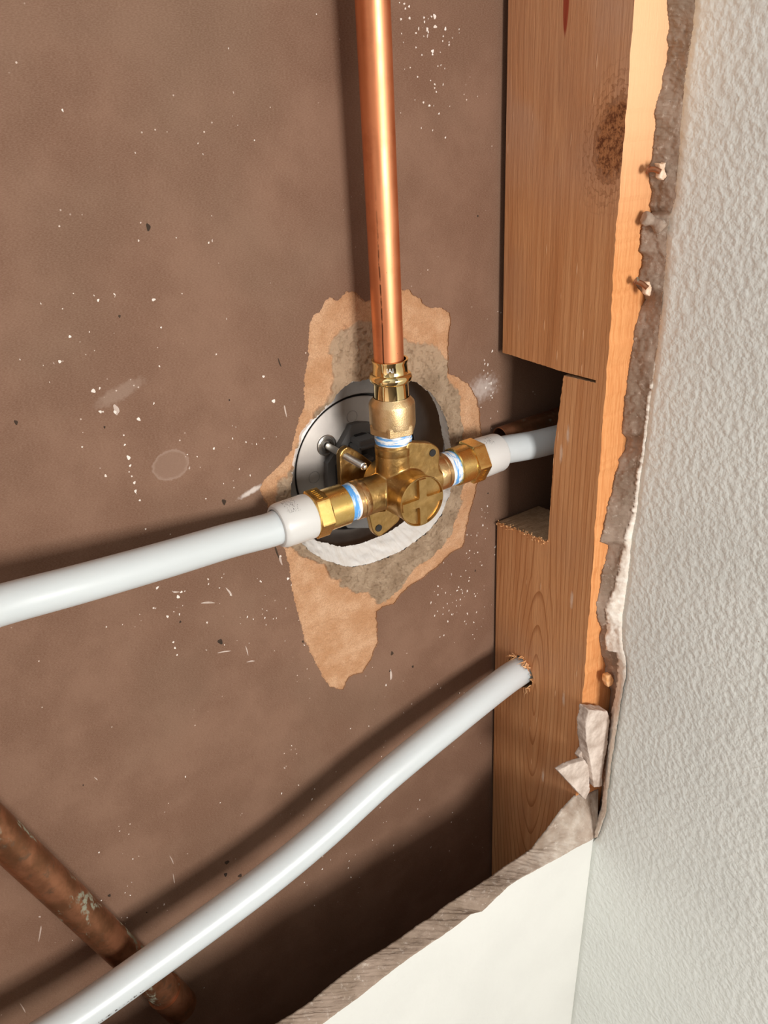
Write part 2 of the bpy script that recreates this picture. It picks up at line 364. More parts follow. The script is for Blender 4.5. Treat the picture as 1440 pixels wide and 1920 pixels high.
def make_oldcopper():
    s = NT('tarnished copper pipe'); col = s.mix(s.step(s.noise(60, 4, .65), .35, .65), (.20, .085, .038), (.36, .15, .075)); col = s.mix(s.step(s.noise(110, 4, .7), .55, .7, 0, .8), col, (.17, .10, .06))
    g = s.math('MULTIPLY', s.step(s.noise(75, 4, .7, s.mapping((1, 1, .35))), .56, .64), s.step(s.noise(300, 3), .42, .55)); col = s.mix(g, col, (.36, .36, .27)); s.bump(s.noise(500, 3), .0003, .5)
    return s.done(col, s.step(g, 0, 1, .42, .8), .75)
M_old = make_oldcopper()
M_steel = make_metal('zinc steel', (.55, .53, .50), (.68, .66, .62), .30, 900, .00006, .3)
def make_pex(name, c, tr, dots=None):
    s = NT(name); col = s.mix(s.step(s.noise(20, 2), .35, .7), c, tuple(x * .96 for x in c)); s.bump(s.noise(400, 2), .0001, .15)
    return s.done(col, .34, Subsurface_Weight=tr, Subsurface_Radius=(1.0, .95, .9), Subsurface_Scale=.004, Coat_Weight=.15, Coat_Roughness=.25)
M_pex = make_pex('milky translucent plastic pipe', (.63, .665, .67), .5)
M_ring = make_pex('milky expansion ring', (.68, .665, .635), .5)
M_ink = make_gyp('faded black ink', (.10, .09, .085), (.16, .14, .13), 300, .00001)
def make_tape(name='blue and white thread sealant', sc=(1, 1, 1)):
    s = NT(name); v = s.noise(300, 4, .65, s.mapping(sc)); col = s.mix(s.step(v, .46, .56), (.12, .38, .80), (.86, .88, .88)); s.bump(v, .0006, .6)
    return s.done(col, .42)
M_tape = make_tape('blue and white thread sealant upright', (.28, .28, 2.2))
M_tapeR = make_tape('whitish thread sealant', (1.6, .35, .35))
def make_blue():
    s = NT('blue thread sealant paste'); v = s.noise(300, 4, .65, s.mapping((2.2, .3, .3))); col = s.mix(s.step(v, .52, .64), (.10, .36, .80), (.66, .78, .88)); s.bump(v, .0005, .6); return s.done(col, .4)
M_blue = make_blue()
M_white = make_gyp('white thread sealant', (.70, .72, .72), (.88, .89, .88), 900, .0004)
M_disc = make_metal('satin nickel plate back', (.27, .245, .225), (.30, .275, .25), .50, 500, .00004, .2)
M_dish = make_metal('brushed nickel flange', (.19, .175, .165), (.24, .225, .21), .42, 300, .00004, .2)
def make_black():
    s = NT('dark grey plastic hub'); s.bump(s.noise(900, 2), .0001, .3); return s.done((.12, .115, .11), .42)
M_black = make_black()
def make_blk2():
    s = NT('flat black'); return s.done((.012, .011, .010), .6)
M_flatblack = make_blk2()
M_dot = make_gyp('white paint speck', (.72, .62, .54), (.86, .80, .74), 300, .0002)
M_dark = make_gyp('dark speck', (.035, .025, .02), (.07, .045, .03), 300, .0002)
M_glue = make_gyp('dried pale drip', (.42, .31, .25), (.62, .52, .46), 300, .0002)

# ------------------------------------------------------------------ back wall: brown paper facing with a torn patch round the valve hole
hole_px = [(567,1020),(585,1036),(613,1052),(640,1060),(660,1062),(690,1057),(720,1047),(752,1033),(780,1013),(806,992),(828,962),(842,930),(850,890),(848,855),(842,815),(832,775),(818,750),(800,731),(782,718),(765,711),(740,707),(720,706),(700,708),(680,712),(655,717),(640,728),(628,742),(620,756),(600,775),(582,792),(568,812),(557,845),(549,880),(545,915),(545,950),(550,985)]
torn_px = [(570,760),(571,709),(577,672),(580,642),(579,613),(587,590),(602,581),(610,567),(618,558),(634,564),(649,548),(666,546),(687,565),(715,556),(754,542),(768,545),(789,561),(797,574),(815,578),(832,578),(844,587),(846,605),(841,637),(840,668),(841,701),(859,707),(879,721),(894,747),(900,773),(902,807),(902,860),(893,917),(880,965),(869,1025),(847,1035),(821,1062),(783,1092),(765,1100),(751,1115),(739,1132),(720,1138),(707,1146),(707,1179),(708,1205),(695,1237),(681,1261),(655,1269),(643,1294),(617,1287),(599,1255),(587,1232),(571,1200),(561,1162),(552,1127),(544,1080),(538,1042),(532,1025),(515,1010),(506,959),(487,916),(502,893),(525,873),(548,842),(556,800)]
mud_px = [(600,765),(622,735),(628,700),(622,672),(618,645),(640,618),(668,606),(700,600),(760,638),(800,640),(826,655),(838,690),(842,706),(852,722),(862,760),(868,800),(866,850),(872,900),(868,942),(850,985),(838,1020),(800,1052),(772,1075),(760,1096),(742,1118),(722,1126),(706,1130),(692,1112),(665,1112),(650,1100),(630,1083),(610,1064),(590,1052),(560,1040),(535,1028),(528,1000),(515,940),(520,905),(548,880),(556,840),(575,800)]
hole = dense(xz(hole_px), .0007, .0008, 300, 3, amp2=.0004)
torn = dense(xz(torn_px), .0005, .0011, 260, 11, amp2=.0006)
mudp = xz(mud_px)
X0, X1, Z0, Z1 = -0.75, 0.95, -1.15, 0.55
rect = [(X0, Z0), (X1, Z0), (X1, Z1), (X0, Z1)]
wall_back = prism('wall_back', rect, [torn], lambda a, b, t: (a, t, b), 0.0, 0.0005, [M_brown, M_kraft], mi=(0, 1, 1), kind='structure')
# torn patch as one height field
st = 0.00034
bx0, bz0 = torn.min(0) - .0015; bx1, bz1 = torn.max(0) + .0015
gx = np.arange(bx0, bx1, st); gz = np.arange(bz0, bz1, st); GX, GZ = np.meshgrid(gx, gz)
cx_ = (GX[:-1, :-1] + GX[1:, 1:]) / 2; cz_ = (GZ[:-1, :-1] + GZ[1:, 1:]) / 2
hp = xz(hole_px)
dT, _, _ = nearest(GX, GZ, torn[::4]); inT = inside(GX, GZ, torn[::2])
okc = ~inside(cx_, cz_, hole); sd = np.where(inT, -dT, dT)
scell = (sd[:-1, :-1] + sd[1:, 1:]) / 2; okc &= scell < .0011
dH, qx, qz = nearest(GX, GZ, hole); inH = inside(GX, GZ, hole)
wx = fbm(GX * 130, GZ * 130, 40) * .004; wz = fbm(GX * 130, GZ * 130, 50) * .004
dM, _, _ = nearest(GX + wx, GZ + wz, mudp); inM = inside(GX + wx, GZ + wz, mudp); sM = np.where(inM, dM, -dM)
mud = sstep(-.0006, .0009, sM)
ringm = sstep(.012, .004, dH)                                      # thicker round the hole
ang = np.arctan2(GZ + .21, GX - .2506); rad = np.hypot(GZ + .21, GX - .2506)
hgt = -.0002 + fbm(GX * 350, GZ * 350, 60) * .00042 + fbm(GX * 1400, GZ * 900, 66) * .00026
strk = fbm(ang * 22, rad * 650, 70, 4)
hgt += mud * (.0007 + .0006 * fbm(GX * 160, GZ * 160, 80) + .0009 * np.abs(fbm(GX * 420, GZ * 420, 90)) + strk * .0010 * sstep(-.16, -.2, GZ)) 
hgt += mud * ringm * .0010 * (1 + .6 * fbm(GX * 200, GZ * 200, 95))
crk = np.abs(fbm(GX * 120, GZ * 60, 120)); hgt -= (1 - mud) * .0004 * sstep(.06, .0, crk) * (GX > .28); hgt += (1 - mud) * .0007 * (np.abs(fbm(GX * 150, GZ * 240, 140)) - .15); hgt -= mud * .0012 * sstep(.62, .80, vnoise(GX * 420, GZ * 420, 150))
lite = sstep(-.163, -.145, GZ) * mud * (.7 + .3 * fbm(GX * 200, GZ * 200, 130))
for (u, v, r_) in [(866,-1,0)] + [(770,660,.0011),(773,668,.0013),(772,680,.0012),(771,690,.001),(800,690,.0016),(793,686,.001),(803,700,.0022),(765,655,.0009),(776,652,.0014),(640,648,.0017),(638,662,.0016),(634,674,.0015),(646,616,.0014),(662,652,.0032),(666,690,.0028),(800,663,.0015),(822,706,.001),(812,672,.0009),(785,672,.0008),(648,700,.001)]:
    if r_ == 0: continue
    p = atY(u, v); d = np.hypot((GX - p[0]), (GZ - p[2]) * .75); hgt += .0008 * np.exp(-((d - r_) / .00032) ** 2) - .0008 * np.exp(-(d / r_ * 1.3) ** 2)
hgt = np.where(sd > -.0006, np.minimum(hgt, -.0004 + .0 * hgt), hgt)
hgt += sstep(.0022, .0, dH) * (-.0006)
PX = np.where(inH, qx, GX); PZ = np.where(inH, qz, GZ)
idx = -np.ones(GX.shape, int); used = np.zeros(GX.shape, bool)
used[:-1, :-1] |= okc; used[1:, :-1] |= okc; used[:-1, 1:] |= okc; used[1:, 1:] |= okc
idx[used] = np.arange(used.sum()); VV = np.c_[PX[used], .0005 - np.clip(hgt[used], -.0009, 9) - .0003 * 0, PZ[used]]
ii, jj = np.nonzero(okc); FF = np.c_[idx[ii, jj], idx[ii, jj + 1], idx[ii + 1, jj + 1], idx[ii + 1, jj]]
mask = np.c_[mud[used], np.clip(lite[used], 0, 1)]
patch = from_data('torn_paper_patch', VV, FF, M_kraft, wall_back, smooth=True)
vc = patch.data.color_attributes.new('mask', 'FLOAT_COLOR', 'POINT')
buf = np.zeros((len(VV), 4), np.float32); buf[:, 0] = mask[:, 0]; buf[:, 1] = mask[:, 1]; buf[:, 3] = 1; vc.data.foreach_set('color', buf.ravel())
patch['label'] = 'torn tan paper with lumpy dried compound round the hole'
for pnm in ('wall_back',):
    vc = wall_back.data.color_attributes.new('mask', 'FLOAT_COLOR', 'POINT'); b2 = np.zeros((len(wall_back.data.vertices), 4), np.float32); b2[:, 3] = 1; vc.data.foreach_set('color', b2.ravel())
# plaster ring: the board's thickness seen inside the hole
V = []; F = []; n = len(hole); L = 9
cen = np.array([.2506, -.2100])
for i, (a, b) in enumerate(hole):
    for k_ in range(L):
        t = k_ / (L - 1); d = (np.array([a, b]) - cen); d /= np.linalg.norm(d)
        off = (-(.0070 * sstep(-.2, -.9, d[1]) + .0008) * t + .0050 * t * sstep(-.6, .0, d[1]) + .0011 * fbm(a * 250 + t * 3, b * 250 + t * 2, 200) * math.sin(math.pi * t)) + (.0003 * fbm(a * 900 + t * 6, b * 900, 210))
        y = -.0003 + t * .0135
        V.append((a + d[0] * off, y, b + d[1] * off))
for i in range(n):
    for k_ in range(L - 1):
        a = i * L + k_; b = ((i + 1) % n) * L + k_; F.append((a, b, b + 1, a + 1))
gy = from_data('plaster_core', V, F, M_gyp, wall_back, smooth=True); gy['label'] = 'white gypsum thickness inside the hole'
# specks, drips and nicks lie in the paper
bm = bmesh.new()
def fleck(u, v, r, mi, asp=1.0, ang=0.0, h=.00022, Y=0.0):
    p = atY(u, v, Y); c = bm.verts.new((p[0], Y - h, p[2])); m = 14; vs = []; r1 = random.random() * 9
    for i in range(m):
        th = 2 * math.pi * i / m; rr = r * (1 + .16 * math.sin(3 * th + r1) + .06 * random.uniform(-1, 1)) * (.62 if mi == 2 else 1); a, b = rr * math.cos(th), rr * asp * math.sin(th)
        vs.append(bm.verts.new((p[0] + a * math.cos(ang) - b * math.sin(ang), Y - .00003, p[2] + a * math.sin(ang) + b * math.cos(ang))))
    for i in range(m):
        f = bm.faces.new((c, vs[i], vs[(i + 1) % m])); f.material_index = mi; f.smooth = True
for (u, v, r) in [(749,5,.0003),(758,7,.0004),(767,12,.0006),(760,16,.0005),(752,36,.0005),(768,34,.0006),(795,33,.0005),(809,31,.0004),(815,31,.0009),(816,50,.0007),(796,41,.0004),(801,55,.0006),(780,62,.0004),(835,54,.0006),(831,68,.0004),(830,77,.0004),(842,79,.0003),(842,84,.0004),(780,89,.0004),(811,96,.0008),(811,102,.0005),(791,103,.0004),(783,144,.0004),(815,158,.0004),(815,165,.0004),(818,172,.0004),(794,192,.0005),(805,198,.0005),(823,213,.0004),(835,258,.0004),(821,124,.0003),(753,63,.0003),
                  (217,772,.0011),(175,733,.0009),(288,562,.0006),(131,631,.0006),(112,678,.0007),(184,563,.0005),(302,614,.0004),(188,772,.0006),(193,772,.0004),(260,786,.0007),(232,816,.0004),(234,834,.0004),(241,858,.0008),(244,873,.0005),(247,893,.0005),(252,905,.0006),(254,921,.0006),(262,938,.0005),(198,892,.0005),(401,841,.0005),(513,752,.0010),(494,706,.0006),(273,992,.0005),(386,935,.0004),(154,838,.0004),(540,1085,.0008),(526,1043,.0007),
                  (295,1102,.0006),(334,1119,.0008),(340,1110,.0006),(288,1140,.0005),(314,1156,.0006),(325,1204,.0006),(328,1215,.0005),(332,1228,.0005)]:
    fleck(u, v, r, 1, random.uniform(.8, 1.6), random.uniform(0, 3))
for (u, v, r) in [(420,941,.0018),(413,1203,.0021),(735,1225,.0018),(774,1250,.0012),(30,792,.0012),(278,426,.0016),(896,405,.0008),(425,1617,.0022),(428,1616,.0012),(423,1640,.0018),(450,1642,.0022),(205,1679,.0014),(275,1711,.0007),(156,1472,.0006),(196,801,.0007),(224,593,.0009),(568,1203,.001),(891,1070,.0009),(731,1258,.0009),(338,1166,.0009),(430,750,.0006),(860,1300,.0006),(915,925,.0009)]:
    fleck(u, v, r, 2, random.uniform(1.1, 1.7), random.uniform(-.5, .5))
for (u, v, r, asp, ang_) in [(524,680,.0006,7,.25),(497,1000,.0006,6,.2),(519,1035,.0009,8,.2),(722,812,.0002,2,0)]: fleck(u, v, r, 2, asp, ang_)
for (u, v, r, asp, ang_) in [(425,598,.0002,3,0),(733,1265,.0009,5,0),(526,1050,.0007,5,.15),(390,1130,.0006,7,1.2),(430,1110,.0005,7,.4),(470,1240,.0005,5,1.3),(420,1222,.0004,10,1.3),(218,768,.0012,2.2,.1),(322,1612,.0003,14,.15),(326,1648,.0003,14,-.05),(75,1750,.0004,14,-.35),(43,1890,.0003,16,.1),(180,1460,.0002,8,.4),(463,1220,.0003,12,.1),(535,770,.0004,9,.1),(330,1110,.0005,4,1.2)]:
    fleck(u, v, r, 3, asp, ang_)
for (cu, cv, su, sv, N, rm) in [(860,1120,60,75,120,.00055),(915,1000,30,45,45,.0006),(920,720,22,60,45,.0006),(800,1330,110,80,50,.0004),(520,1140,60,90,45,.0004),(380,1130,120,90,50,.0004),(230,1690,120,110,45,.0005),(600,1480,150,120,40,.0004),(200,700,160,200,40,.00035),(820,120,70,110,45,.00035),(440,860,90,80,35,.0004),(700,1540,150,90,45,.0005),(440,330,240,240,35,.0003),(620,1640,90,60,25,.0006)]:
    for _ in range(int(N * .62)):
        u, v = random.gauss(cu, su * .6), random.gauss(cv, sv * .6); p = atY(u, v)
        if inside(np.array([p[0]]), np.array([p[2]]), torn)[0] or u > 934: continue
        fleck(u, v, random.uniform(.25, 1) ** 2 * rm * .8 + .00012, 1 if random.random() < .85 else 3, random.uniform(.8, 2.4), random.uniform(-.6, .6))
me2 = bpy.data.meshes.new('paper_marks'); bm.to_mesh(me2); bm.free()
mk = link('paper_marks', me2, [M_dot, M_dot, M_dark, M_glue], wall_back); mk['label'] = 'white paint specks, dark spots and dried drips'; mk['kind'] = 'stuff'

# ------------------------------------------------------------------ right wall, broken board edge, lower front board
def Xw(z): return .3685 + .0355 * (z + .09) + .0
B_px = [(1303,0),(1299,48),(1290,97),(1284,150),(1280,194),(1276,240),(1273,290),(1269,330),(1265,371),(1256,400),(1253,420),(1250,450),(1248,484),(1244,530),(1239,578),(1234,630),(1228,682),(1221,730),(1215,773),(1208,838),(1202,880),(1197,917),(1192,969),(1183,1010),(1179,1057),(1172,1112),(1166,1151),(1165,1200),(1166,1218),(1171,1232),(1172,1268),(1167,1294),(1156,1360),(1151,1398),(1143,1450),(1135,1529),(1119,1571)]
A_px = [(1250,0),(1253,50),(1249,75),(1254,90),(1247,125),(1241,140),(1240,165),(1232,185),(1226,210),(1229,235),(1225,270),(1222,300),(1214,315),(1219,345),(1222,360),(1218,385),(1222,398),(1208,405),(1204,430),(1198,470),(1206,480),(1203,500),(1191,535),(1207,552),(1210,562),(1196,590),(1188,620),(1185,650),(1182,670),(1179,693),(1174,720),(1171,747),(1169,780),(1166,812),(1173,820),(1172,845),(1162,858),(1155,885),(1150,905),(1145,930),(1140,945),(1135,969),(1131,990),(1124,1016),(1140,1022),(1133,1050),(1129,1066),(1126,1086),(1117,1130),(1117,1148),(1120,1159),(1127,1180),(1123,1190),(1126,1225),(1134,1240),(1134,1258),(1139,1281),(1146,1302),(1150,1320),(1147,1346),(1144,1380),(1137,1435),(1131,1477),(1122,1520),(1106,1560)]
vv = np.arange(0, 1571, 1.6)
Bu = np.interp(vv, [p[1] for p in B_px], [p[0] for p in B_px]); Au = np.interp(vv, [p[1] for p in A_px], [p[0] for p in A_px])
Bu = Bu + fbm(vv * .06, vv * 0, 301) * 1.6 + fbm(vv * .3, vv * 0, 303) * .7; Au = Au + fbm(vv * .08, vv * 0, 305) * 2.2 + fbm(vv * .35, vv * 0, 307) * 1.4
def onwall(u, v):
    X = .365
    for _ in range(8): p = atX(u, v, X); X = Xw(p[2])
    return atX(u, v, X)
Bw = np.array([onwall(u, v) for u, v in zip(Bu, vv)])
Bw[:, 1] = np.minimum(Bw[:, 1], -.0975)
Aw = np.array([atY(u, v, -.0889) for u, v in zip(Au, vv)])
Aw[:, 0] = np.minimum(Aw[:, 0], .374)
# continue above the frame
top = np.arange(.55, .03, -.01)
Bt = np.array([[Xw(min(z, .1)), -.1016 + .0012 * fbm(np.array([z * 60.]), np.array([0.]), 311)[0], z] for z in top]); At = np.array([[.369 - .0025 + .002 * fbm(np.array([z * 60.]), np.array([0.]), 313)[0], -.0889, z] for z in top])
Bw = np.r_[Bt, Bw]; Aw = np.r_[At, Aw]; vfull = np.r_[np.linspace(-900, -5, len(top)), vv]
NC = 16; V = []; MK = []
for i in range(len(Bw)):
    a, b, v = Aw[i], Bw[i], vfull[i]
    for c in range(NC):
        s_ = c / (NC - 1); p = a + (b - a) * s_ * 1.04
        e_ = math.sin(math.pi * s_)
        nn = fbm(np.array([v * .03]), np.array([s_ * 3.]), 320)[0]; n2 = fbm(np.array([v * .16]), np.array([s_ * 9.]), 330)[0]
        p = p + np.array([-1, 0, 0]) * (.0012 * nn * e_ + .0007 * n2 * min(1, 4 * e_))
        # cream tape and plaster towards the painted side
        th = np.interp(v, [-900, 640, 740, 950, 1000, 1100, 1150, 1218, 1222, 1290, 1330, 1580], [1.2, 1.1, .93, .86, .78, .55, .35, .30, .75, .55, .35, .3])
        m_ = float(np.clip((s_ - th) / .06 + .5 + n2 * 1.2, 0, 1)); p = p + np.array([-1, 0, 0]) * .0010 * m_ * (1 if s_ < .98 else 0)
        if 640 < v < 1218 and abs(s_ - th - .07) < .05: m_ *= .9
        V.append(p); MK.append(m_)
    V.append(np.array([.3600 if v < 1480 else a[0] + .001, -.0889, a[2]]) + np.array([.03, 0, 0])); MK.append(0)
F = []
for i in range(len(Bw) - 1):
    for c in range(NC - 1): q_ = i * (NC + 1) + c; F.append((q_, q_ + 1, q_ + 1 + NC + 1, q_ + NC + 1))
    q_ = i * (NC + 1); F.append((q_ + NC, q_, q_ + NC + 1, q_ + NC + NC + 1))
wall_right_edge = None
# painted wall surface
zb = np.minimum.accumulate(Bw[:, 2] - np.arange(len(Bw)) * 1e-7); zu = np.r_[np.arange(.55, .03, -.01), np.arange(.03, zb[-1], -.0008), np.arange(zb[-1], -1.15, -.008)]
yu = np.interp(-zu, -zb, Bw[:, 1]); yu[zu < zb[-1]] = -.1016
rows = [np.array([Xw(z), y, z]) for z, y in zip(zu, yu)]
VR = []; FR = []; YC = [0, .004, .012, .04, .1, .25, .5, .9, 1.4]
for r_ in rows:
    for y in YC: VR.append((r_[0], r_[1] - y, r_[2]))
nc = len(YC)
for i in range(len(rows) - 1):
    for c in range(nc - 1): q_ = i * nc + c; FR.append((q_, q_ + 1, q_ + 1 + nc, q_ + nc))
# thickness behind the paint
base = len(VR)
for r_ in (rows[0], rows[-1]):
    pass
wall_right = from_data('wall_right', VR, FR, M_wallR, smooth=True, kind='structure')
sol = wall_right.modifiers.new('thickness', 'SOLIDIFY'); sol.thickness = .0125; sol.offset = 1
edge = from_data('broken_board_edge', V, F, M_cut, wall_right, smooth=True); edge['label'] = 'ragged grey cut edge with cream plaster and tape'
vc = edge.data.color_attributes.new('mask', 'FLOAT_COLOR', 'POINT'); b2 = np.zeros((len(V), 4), np.float32); b2[:, 0] = MK; b2[:, 3] = 1; vc.data.foreach_set('color', b2.ravel())
# unseen drywall added behind the corner to keep light out of the next bay
bm = bmesh.new(); add_box(bm, (.70, -.0952, -.3), (.60, .0125, 1.7)); nb = from_bm('light_stop_board', bm, M_wallF, wall_right)

A2 = [(518,1918),(545,1902),(584,1876),(620,1845),(655,1819),(700,1790),(744,1762),(780,1736),(811,1717),(840,1694),(867,1677),(895,1660),(919,1644),(950,1622),(981,1602),(997,1590),(1009,1573),(1024,1556),(1037,1536),(1050,1520),(1061,1507),(1076,1492),(1089,1486),(1100,1488),(1112,1482),(1122,1478)]
B2 = [(607,1918),(640,1894),(678,1866),(712,1838),(744,1814),(780,1788),(811,1767),(850,1740),(881,1715),(905,1708),(930,1684),(952,1663),(976,1647),(999,1635),(1030,1618),(1066,1597),(1090,1584),(1104,1577),(1110,1574),(1113,1572),(1115,1571),(1116,1570.5),(1117,1570),(1118,1569.5),(1118.5,1569),(1119,1568)]
tt = np.linspace(0, 1, 420); lin = np.linspace(0, 1, len(A2))
A2w = np.array([atY(u + .9 * 0, v + 1.8 * fbm(np.array([u * .05]), np.array([v * .05]), 401)[0] + 1.1 * fbm(np.array([u * .3]), np.array([v * .3]), 405)[0], -.0889) for u, v in zip(np.interp(tt, lin, [p[0] for p in A2]), np.interp(tt, lin, [p[1] for p in A2]))])
B2w = np.array([atY(u, v + 1.6 * fbm(np.array([u * .04]), np.array([v * .04]), 411)[0] + .8 * fbm(np.array([u * .3]), np.array([v * .3]), 415)[0], -.1016) for u, v in zip(np.interp(tt, lin, [p[0] for p in B2]), np.interp(tt, lin, [p[1] for p in B2]))])
left = np.arange(-.75, .09, .012)
A2w = np.r_[np.c_[left, np.full(len(left), -.0889), A2w[0, 2] + .002 * fbm(left * 40, left * 0, 421)], A2w]
A2w[:len(left)] = A2w[:len(left)]; B2w = np.r_[np.c_[left + .012, np.full(len(left), -.1016), B2w[0, 2] + .002 * fbm(left * 40, left * 0, 423)], B2w]
V = []; F = []; MI = []; NR = 14; MK = []
for i in range(len(A2w)):
    a, b = A2w[i], B2w[i]
    for c in range(NR):
        s_ = c / (NR - 1); p = a + (b - a) * s_; e_ = math.sin(math.pi * s_)
        p = p + np.array([0, 0, 1]) * (.0010 * fbm(np.array([p[0] * 220]), np.array([s_ * 3]), 430)[0] * e_ + .0006 * fbm(np.array([p[0] * 900]), np.array([s_ * 8]), 440)[0] * e_ + .0025 * e_ * sstep(.29, .34, p[0]))
        V.append(p); MK.append(float(np.clip(sstep(.255, .34, p[0]) * (.55 + .9 * fbm(np.array([p[0] * 160]), np.array([s_ * 4]), 450)[0]), 0, 1)) * .45 + (.5 if (c == 0 and False) else 0))
    for z_ in (-.003, -.02, -.08, -.25): V.append(np.array([b[0], -.1016, b[2] + z_])); MK.append(0)
    V.append(np.array([b[0], -.1016, -1.15])); MK.append(0)
    V.append(np.array([a[0], -.0889, -1.15])); MK.append(0)
S = NR + 6
for i in range(len(A2w) - 1):
    for c in range(S):
        c2 = (c + 1) % S; F.append((i * S + c, i * S + c2, (i + 1) * S + c2, (i + 1) * S + c)); MI.append(0 if c < NR - 1 else (1 if c < S - 2 else 0))
wall_front = from_data('wall_front', V, F, [M_cut, M_wallF], mi=MI, kind='structure')
for p in wall_front.data.polygons: p.use_smooth = p.material_index == 0
vc = wall_front.data.color_attributes.new('mask', 'FLOAT_COLOR', 'POINT'); b2 = np.zeros((len(V), 4), np.float32); b2[:, 0] = MK; b2[:, 3] = 1; vc.data.foreach_set('color', b2.ravel())

# unseen framing added left and below to block light into the bay
bm = bmesh.new(); add_box(bm, (-.079, -.0445, -.3), (.038, .0885, 1.7)); from_bm('wall_left_light_block', bm, M_wood, kind='structure')
bm = bmesh.new(); add_box(bm, (.10, -.0445, -1.13), (1.7, .0885, .038)); from_bm('trim_light_block', bm, M_wood, kind='structure')
# ------------------------------------------------------------------ notched stud
def yz(u, v, X=XS): p = atX(u, v, X); return (p[1], p[2])
YB = -.0020
def rough_line(p, q, seed, amp=.0004):
    return [tuple(x) for x in dense([p, q], .0008, amp, 500, seed, closed=False)]
nt_b = (YB, yz(935, 657)[1]); k1 = yz(1056, 697); k2 = yz(1117, 713); k3 = yz(1117, 718); n1 = yz(1057, 704); n2 = yz(1040, 830); n3 = yz(1029, 990); n4 = yz(1027, 1017); n5 = (YB, yz(926, 975)[1])
YT = -.0048; nt_b = (YT, nt_b[1] - .0006)
out = [(YT, Z1), (YT, .02)] + rough_line(nt_b, k1, 21, .00035) + rough_line(k1, k2, 22, .0002) + [k3] + rough_line(k3, n1, 23, .0002)
out += rough_line(n1, n2, 24, .00045) + rough_line(n2, n3, 25, .00045) + [n4] + rough_line((n4[0] + .001, n4[1] + .0003), n5, 26, .0007) + [(YB, -.6), (YB, Z0)]
fr = [(-.0889, Z0), (-.0889, -.5)]
for z in np.arange(-.46, .02, .0025):
    d = .0012 * fbm(np.array([z * 90]), np.array([0.]), 27)[0]
    if -.115 < z < -.03: d += .0016 * abs(fbm(np.array([z * 300]), np.array([0.]), 28)[0])
    fr.append((-.0889 + max(-.001, d), z))
fr += [(-.0889, .05), (-.0889, Z1)]
hc = yz(976, 1259); HR = .0125
hl = [(hc[0] + HR * math.cos(t) * (1 + .05 * random.uniform(-1, 1)), hc[1] + HR * math.sin(t) * (1 + .05 * random.uniform(-1, 1))) for t in np.linspace(0, 2 * math.pi, 40, endpoint=False)]
stud = empty('wall_stud', (XS + .019, -.045, -.6), 'upright fir wall stud with a deep notch cut for the right-hand pipe', 'stud')
board = prism('board', out + fr, [hl], lambda a, b, t: (t, a, b), XS, XS + .038, [M_wood, M_woodF, M_woodend], stud, mi=(0, 0, 1))
# faces of the notch are bare sawn wood, the front edge fresh
bm = bmesh.new(); bm.from_mesh(board.data); bm.normal_update()
for f in bm.faces:
    if abs(f.normal.x) < .5:
        c = f.calc_center_median(); f.material_index = 1 if c.y < -.0865 else 2
bm.to_mesh(board.data); bm.free()
def splinters(name, anchor_list, N, parent, length=(.001, .005), seed=3, label=None):
    rs = random.Random(seed); bm = bmesh.new()
    for _ in range(N):
        a = Vector(rs.choice(anchor_list)) + Vector((rs.gauss(0, .0008), rs.gauss(0, .001), rs.gauss(0, .001)))
        d = Vector((-rs.uniform(.2, 1), rs.gauss(0, .7), rs.gauss(0, .7))).normalized(); L_ = rs.uniform(*length); s = Vector((rs.gauss(0, 1), rs.gauss(0, 1), rs.gauss(0, 1))).cross(d).normalized() * rs.uniform(.0002, .0009)
        t = d.cross(s).normalized() * .0002; p0, p1 = a - s, a + s
        q = [bm.verts.new(x) for x in (p0 - t, p1 - t, a + d * L_, p0 + t, p1 + t)]
        for f in ((0, 1, 2), (3, 2, 4), (0, 2, 3), (1, 4, 2), (0, 3, 4, 1)): bm.faces.new([q[i] for i in f])
    o = from_bm(name, bm, M_splinter, parent, kind='stuff'); keep(o)
    if label: o['label'] = label
ring_pts = [(XS, hc[0] + HR * math.cos(t), hc[1] + HR * math.sin(t)) for t in np.linspace(0, 6.2, 30)]
splinters('hole_splinters', ring_pts, 60, stud, (.001, .006), 5, 'pale splinters round the drilled hole')
splinters('splinter_curls', ring_pts[4:12] + ring_pts[24:28], 22, stud, (.004, .009), 15, 'longer pale splinter curls at the drilled hole')
bm_pts = [(XS, n4[0] + (n5[0] - n4[0]) * t, n4[1] + (n5[1] - n4[1]) * t) for t in np.linspace(0.02, .95, 30)]
splinters('notch_splinters', bm_pts, 110, stud, (.0004, .0016), 8, 'torn fibres along the notch ledge')

# ------------------------------------------------------------------ trim plate seen through the hole (fixed to the far side)
PY = .020; PC = (.2512, PY, -.2090)
plate = empty('shower_trim_plate', PC, 'round satin nickel shower trim plate seen from behind through the ragged hole', 'trim plate')
lathe('inner_disc', PC, (0, 1, 0), [(0, .0), (0, .0412), (.0005, .0421), (.002, .0424), (.003, .0424)], M_disc, plate, 96, cap=False)
lathe('groove_shade', PC, (0, 1, 0), [(.003, .0424), (.0035, .0436)], M_flatblack, plate, 96, cap=False)  # black strip paints the shade in the gap round the disc
lathe('outer_flange', PC, (0, 1, 0), [(.0035, .0434), (-.0006, .0437), (-.0010, .0442), (.0012, .052), (.0040, .060), (.0065, .068), (.008, .0745), (.010, .075), (.010, .04)], M_dish, plate, 96, cap=False)
for (u, v) in [(660, 781), (589, 895)]:
    p = atY(u, v, PY)
    lathe('knockout_outline', (p[0], PY, p[2]), (0, -1, 0), [(.00005, .0037), (.00007, .00355)], M_flatblack, plate, 40, cap=False)
hub_px = [(670,789),(652,794),(634,826),(607,866),(609,905),(615,945),(645,985),(700,985),(740,960),(752,900),(748,830),(712,800),(690,790)]
